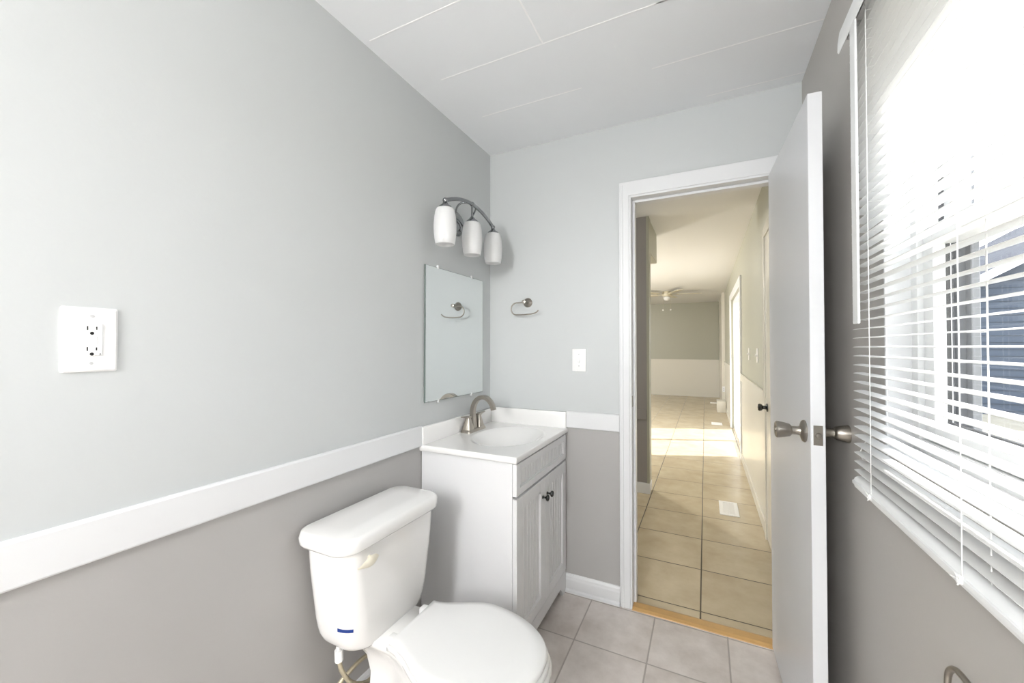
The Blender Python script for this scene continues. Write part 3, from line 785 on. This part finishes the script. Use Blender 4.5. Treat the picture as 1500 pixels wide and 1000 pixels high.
# unseen left side wall; opening added to let sky light into the hall
b = BM(); box(b, -3.1, -3.0, 2.17, 5.0, 0, HZ+.1); box(b, -3.1, -3.0, 8.6, 11.6, 0, HZ+.1); box(b, -3.1, -3.0, 5.0, 8.6, 0, .8); box(b, -3.1, -3.0, 5.0, 8.6, 2.1, HZ+.1)
struct('wall_left.001', b, M_hwall)
b = BM(); box(b, -3.1, -.12, 2.07, 2.17, 0, HZ+.1); struct('wall_front.001', b, M_hwall)
b = BM(); box(b, -3.1, HX+.14, 2.17, 11.6, HZ, HZ+.12); struct('ceiling.001', b, M_hceil, 'cream ceiling over the hall and far room')
# wall end facing the doorway
b = BM(); box(b, -1.6, .688, 3.69, 3.80, 0, HZ); struct('wall_end', b, M_stub, 'grey wall end on the left of the hall')
b = BM(); box(b, .672, .694, 3.682, 3.808, .09, HZ, .002, 1); struct('trim_6', b, M_hwall, 'pale corner bead on the grey wall end')
b = BM(); box(b, -1.6, .697, 3.676, 3.812, 0, .092, .003, 1); struct('baseboard_hall', b, M_trim, 'white baseboard wrapped round the grey wall end')
b = BM(); box(b, -1.6, .668, 3.678, 3.69, .648, .735, .003, 1); struct('trim_7', b, M_stub, 'grey rail on the wall end')
b = BM(); box(b, -1.6, .688, 3.80, 4.38, 2.16, HZ); struct('soffit', b, M_hwall, 'boxed soffit under the hall ceiling behind the wall end')
# chair rail + wainscot + baseboard on the hall right wall
b = BM()
for (ya, yb) in ((3.22, SY0-.09), (SY1+.09, 11.43)): box(b, HX-.006, HX, ya, yb, 0, .90)
struct('trim_8', b, M_hwains, 'glossy pale wainscot on the right hall wall')
b = BM()
for (ya, yb) in ((3.22, SY0-.09), (SY1+.09, 11.43)): box(b, HX-.018, HX, ya, yb, .90, .985, .003, 1)
struct('trim_9', b, M_hwains, 'pale chair rail on the right hall wall')
b = BM()
for (ya, yb) in ((2.19, 2.24), (3.22, SY0-.09), (SY1+.09, 11.43)): box(b, HX-.016, HX, ya, yb, 0, .085, .003, 1)
struct('baseboard_right.001', b, M_hwains, 'pale baseboard on the right hall wall')
# closed hall door (mostly hidden behind the open bathroom door)
d3 = sroot('door_2', 'closed greige hall door just past the bathroom doorway', (HX, 3.0, 0))
b = BM(); box(b, HX-.012, HX, 2.30, 3.15, .01, 2.03, .002, 1); struct('leaf', b, M_hwains, parent=d3)
b = BM(); box(b, HX-.020, HX, 2.24, 2.30, 0, 2.10, .002, 1); box(b, HX-.020, HX, 3.15, 3.21, 0, 2.10, .002, 1); box(b, HX-.020, HX, 2.30, 3.15, 2.03, 2.10, .002, 1); struct('casing', b, M_hwains, parent=d3)
b = BM(); lathe(b, [(0, 0), (.028, 0), (.026, .006), (.012, .012), (.012, .025), (.022, .034), (.025, .044), (.020, .053), (0, .056)], (HX-.012, 3.085, .892), (-1, 0, 0), 20); o = obj('knob', b, M_dark, d3); o['label'] = 'dark round knob'
# sliding glass door
sg = sroot('door_3', 'white framed sliding glass door with sun pouring through', (HX, 6.3, 0))
b = BM(); cw = .085
box(b, HX-.020, HX, SY0-cw, SY0, 0, SZ+cw, .003, 1); box(b, HX-.020, HX, SY1, SY1+cw, 0, SZ+cw, .003, 1); box(b, HX-.020, HX, SY0, SY1, SZ, SZ+cw, .003, 1)
struct('casing', b, M_trim, parent=sg)
b = BM(); ringframe(b, HX+.03, HX+.13, SY0, SY1, 0, SZ, .04)
struct('frame', b, M_vinyl, parent=sg)
ymid = (SY0+SY1)/2 + .02
for (ya, yb, xa) in ((SY0+.04, ymid+.03, HX+.045), (ymid-.03, SY1-.04, HX+.088)):
    b = BM(); ringframe(b, xa, xa+.035, ya, yb, .04, SZ-.04, .05); s_ = struct('sliding_panel', b, M_vinyl, parent=sg)
    b = BM(); box(b, xa+.015, xa+.019, ya+.05, yb-.05, .09, SZ-.09); struct('pane', b, M_glass, parent=s_)
# hall switch plates
for (yy, lab) in ((3.72, 'pale switch plate on the hall wall nearest the bathroom door'), (4.39, 'pale switch plate on the hall wall farther toward the glass door')):
    t = thing('light_switch', lab, 'light switch', (HX, yy, 1.22))
    b = BM(); box(b, HX-.006, HX, yy-.036, yy+.036, 1.165, 1.28, .002, 1); obj('plate', b, M_iron, t)
    b = BM(); box(b, HX-.018, HX-.005, yy-.005, yy+.005, 1.213, 1.232, .002, 1); obj('toggle', b, M_iron, t)
# pilaster + outlet + low box
b = BM(); box(b, 1.455, HX, 9.6, 11.43, 0, HZ); struct('trim_10', b, M_hwains, 'pale pilaster in the far right corner')
t = thing('wall_outlet', 'small pale outlet on the far pilaster above the low box', 'electrical outlet', (1.49, 9.6, .39))
b = BM(); box(b, 1.462, 1.513, 9.594, 9.6, .335, .45, .002, 1); obj('plate', b, M_trim, t)
for z_ in (.365, .40):
    b = BM(); box(b, 1.478, 1.482, 9.592, 9.5945, z_, z_+.012); box(b, 1.492, 1.496, 9.592, 9.5945, z_, z_+.012); obj('socket_slots', b, M_black, t)
b = BM(); box(b, 1.34, HX-.017, 8.85, 9.25, 0, .215, .006); o = obj('low_box', b, M_hwains); tag(o, 'plain white low box on the floor against the right hall wall', 'box')
# floor vents
def vent(label, x0, x1, y0, y1, nslots):
    t = thing('floor_vent', label, 'floor vent', ((x0+x1)/2, (y0+y1)/2, 0))
    b = BM(); m = .028
    box(b, x0, x1, y0, y0+m, 0, .006, .0015, 1); box(b, x0, x1, y1-m, y1, 0, .006, .0015, 1); box(b, x0, x0+m, y0+m, y1-m, 0, .006, .0015, 1); box(b, x1-m, x1, y0+m, y1-m, 0, .006, .0015, 1)
    obj('frame', b, M_iron, t)
    b = BM(); n = nslots; L_ = y1-y0-2*m
    for k in range(n):
        yy = y0+m+L_*(k+.5)/n; prism_x(b, [(yy-.006, .001), (yy-.004, .001), (yy+.004, .005), (yy+.002, .005)], x0+m, x1-m)
    box(b, (x0+x1)/2-.003, (x0+x1)/2+.003, y0+m, y1-m, .002, .0055)
    obj('louvres', b, M_iron, t)
    b = BM(); box(b, x0+m*.9, x1-m*.9, y0+m*.9, y1-m*.9, .0002, .0008); obj('duct', b, M_grey, t)
    return t
vent('white floor vent in the tan tiles nearest the bathroom door', 1.232, 1.366, 3.475, 3.775, 14)
vent('white floor vent in the tan tiles beyond the sunlit patches', 1.225, 1.385, 7.42, 7.64, 8)
vent('small white floor vent near the far wall', 1.235, 1.39, 10.2, 10.36, 6)

# ceiling fan
fnx, fny = .42, 8.9
fn = thing('ceiling_fan', 'cream ceiling fan with light bowl and two pull chains in the far room', 'ceiling fan', (fnx, fny, HZ))
b = BM(); lathe(b, [(0, 0), (.075, 0), (.085, -.02), (.09, -.05), (.085, -.085), (.06, -.105), (0, -.105)], (fnx, fny, HZ), (0, 0, 1), 28); obj('motor_housing', b, M_fan, fn, 40)
for k in range(5):
    a = 2*PI*k/5 + .15
    ca, sa = math.cos(a), math.sin(a)
    def P(u, w, z): return (fnx+ca*u-sa*w, fny+sa*u+ca*w, HZ+z)
    b = BM(); outl = [(.20, -.055), (.30, -.07), (.60, -.078), (.665, -.055), (.68, 0), (.665, .055), (.60, .078), (.30, .07), (.20, .055)]
    loft(b, [[P(u, w, -.062+.10*w) for u, w in outl], [P(u, w, -.056+.10*w) for u, w in outl]]); bl_ = obj('blade', b, M_fan, fn, 0)
    b = BM(); loft(b, [[P(u, w, -.070) for u, w in ((.07, -.015), (.24, -.03), (.24, .03), (.07, .015))], [P(u, w, -.0645) for u, w in ((.07, -.015), (.24, -.03), (.24, .03), (.07, .015))]]); obj('blade_arm', b, M_fan, bl_, 0)
b = BM(); lathe(b, [(.03, -.105), (.06, -.115), (.066, -.13), (.062, -.155), (.045, -.18), (.02, -.193), (0, -.196)], (fnx, fny, HZ), (0, 0, 1), 24, cap=False); obj('light_bowl', b, M_shade, fn, 60)
for s in (-1, 1):
    b = BM(); tube(b, [(fnx+s*.07, fny, HZ-.11), (fnx+s*.075, fny, HZ-.37)], .0015, 6); pc = obj('pull_chain', b, M_fan, fn)
    b = BM(); sphere(b, (fnx+s*.075, fny, HZ-.385), .016, 12); obj('chain_ball', b, M_shade, pc)

# ================================================================== OUTDOORS
b = BM(); box(b, RX+.14, 60, -30, 60, -.50, -.30); struct('ground', b, M_ground, 'dry tan lawn outside the window')
b = BM(); box(b, -40, -3.1, -30, 60, -.50, -.30); struct('ground.001', b, M_ground)
hs = thing('neighbour_house', 'blue grey sided house with slate roof seen through the blind', 'house', (11, 17, -.3))
b = BM(); hx0, hx1, hy0, hy1 = 7.0, 15.0, 13.4, 20.0; ze = 2.9
prof = [(hx0, -.3), (hx1, -.3), (hx1, ze), ((hx0+hx1)/2, ze+2.4), (hx0, ze)]
prism_y(b, prof, hy0, hy1)
zz = -.2
while zz < ze:
    box(b, hx0-.02, hx0, hy0, hy1, zz, zz+.02); box(b, hx0, hx1, hy0-.02, hy0, zz, zz+.02); zz += .16
obj('walls', b, M_siding, hs, 0)
b = BM(); xm_ = (hx0+hx1)/2
prism_y(b, [(hx0-.4, ze-.25), (hx0-.4, ze-.13), (xm_, ze+2.55), (hx1+.4, ze-.13), (hx1+.4, ze-.25), (xm_, ze+2.42)], hy0-.35, hy1+.35); obj('roof', b, M_roof, hs, 0)
b = BM(); prism_y(b, [(hx0-.42, ze-.33), (hx0-.42, ze-.13), (xm_, ze+2.57), (hx1+.42, ze-.13), (hx1+.42, ze-.33), (xm_, ze+2.36)], hy0-.40, hy0-.35); obj('fascia', b, M_white, hs, 0)
for (xa, xb_) in ((8.4, 9.4), (11.2, 12.2)):
    b = BM(); box(b, xa, xb_, hy0-.05, hy0+.01, .9, 2.1, .01, 1); w_ = obj('window', b, M_white, hs); 
    b = BM(); box(b, xa+.08, xb_-.08, hy0-.06, hy0-.04, .98, 2.02); obj('pane', b, M_pane, w_)
def bare_tree(label, x, y, h, seed):
    random.seed(seed); b = BM()
    def br(p, d, L, r, lev):
        q = p + d*L; tube(b, [p, p+d*L*.5+Vector((random.uniform(-.05, .05), random.uniform(-.05, .05), 0))*L, q], [r, r*.82, r*.62], 6)
        if lev == 0: return
        for _ in range(3):
            nd = (d + Vector((random.uniform(-.8, .8), random.uniform(-.8, .8), random.uniform(-.1, .6)))).normalized()
            br(q, nd, L*random.uniform(.62, .8), r*.6, lev-1)
    br(Vector((x, y, -.3)), Vector((0, 0, 1)), h*.34, .14, 5)
    o = obj('bare_tree', b, M_bark, None, 0); tag(o, label, 'tree', None)
    return o
bare_tree('leafless tree farthest from the window outside', 9.6, 27.0, 9.0, 3)
bare_tree('leafless tree beside the blue grey house', 6.6, 21.5, 9.0, 11)
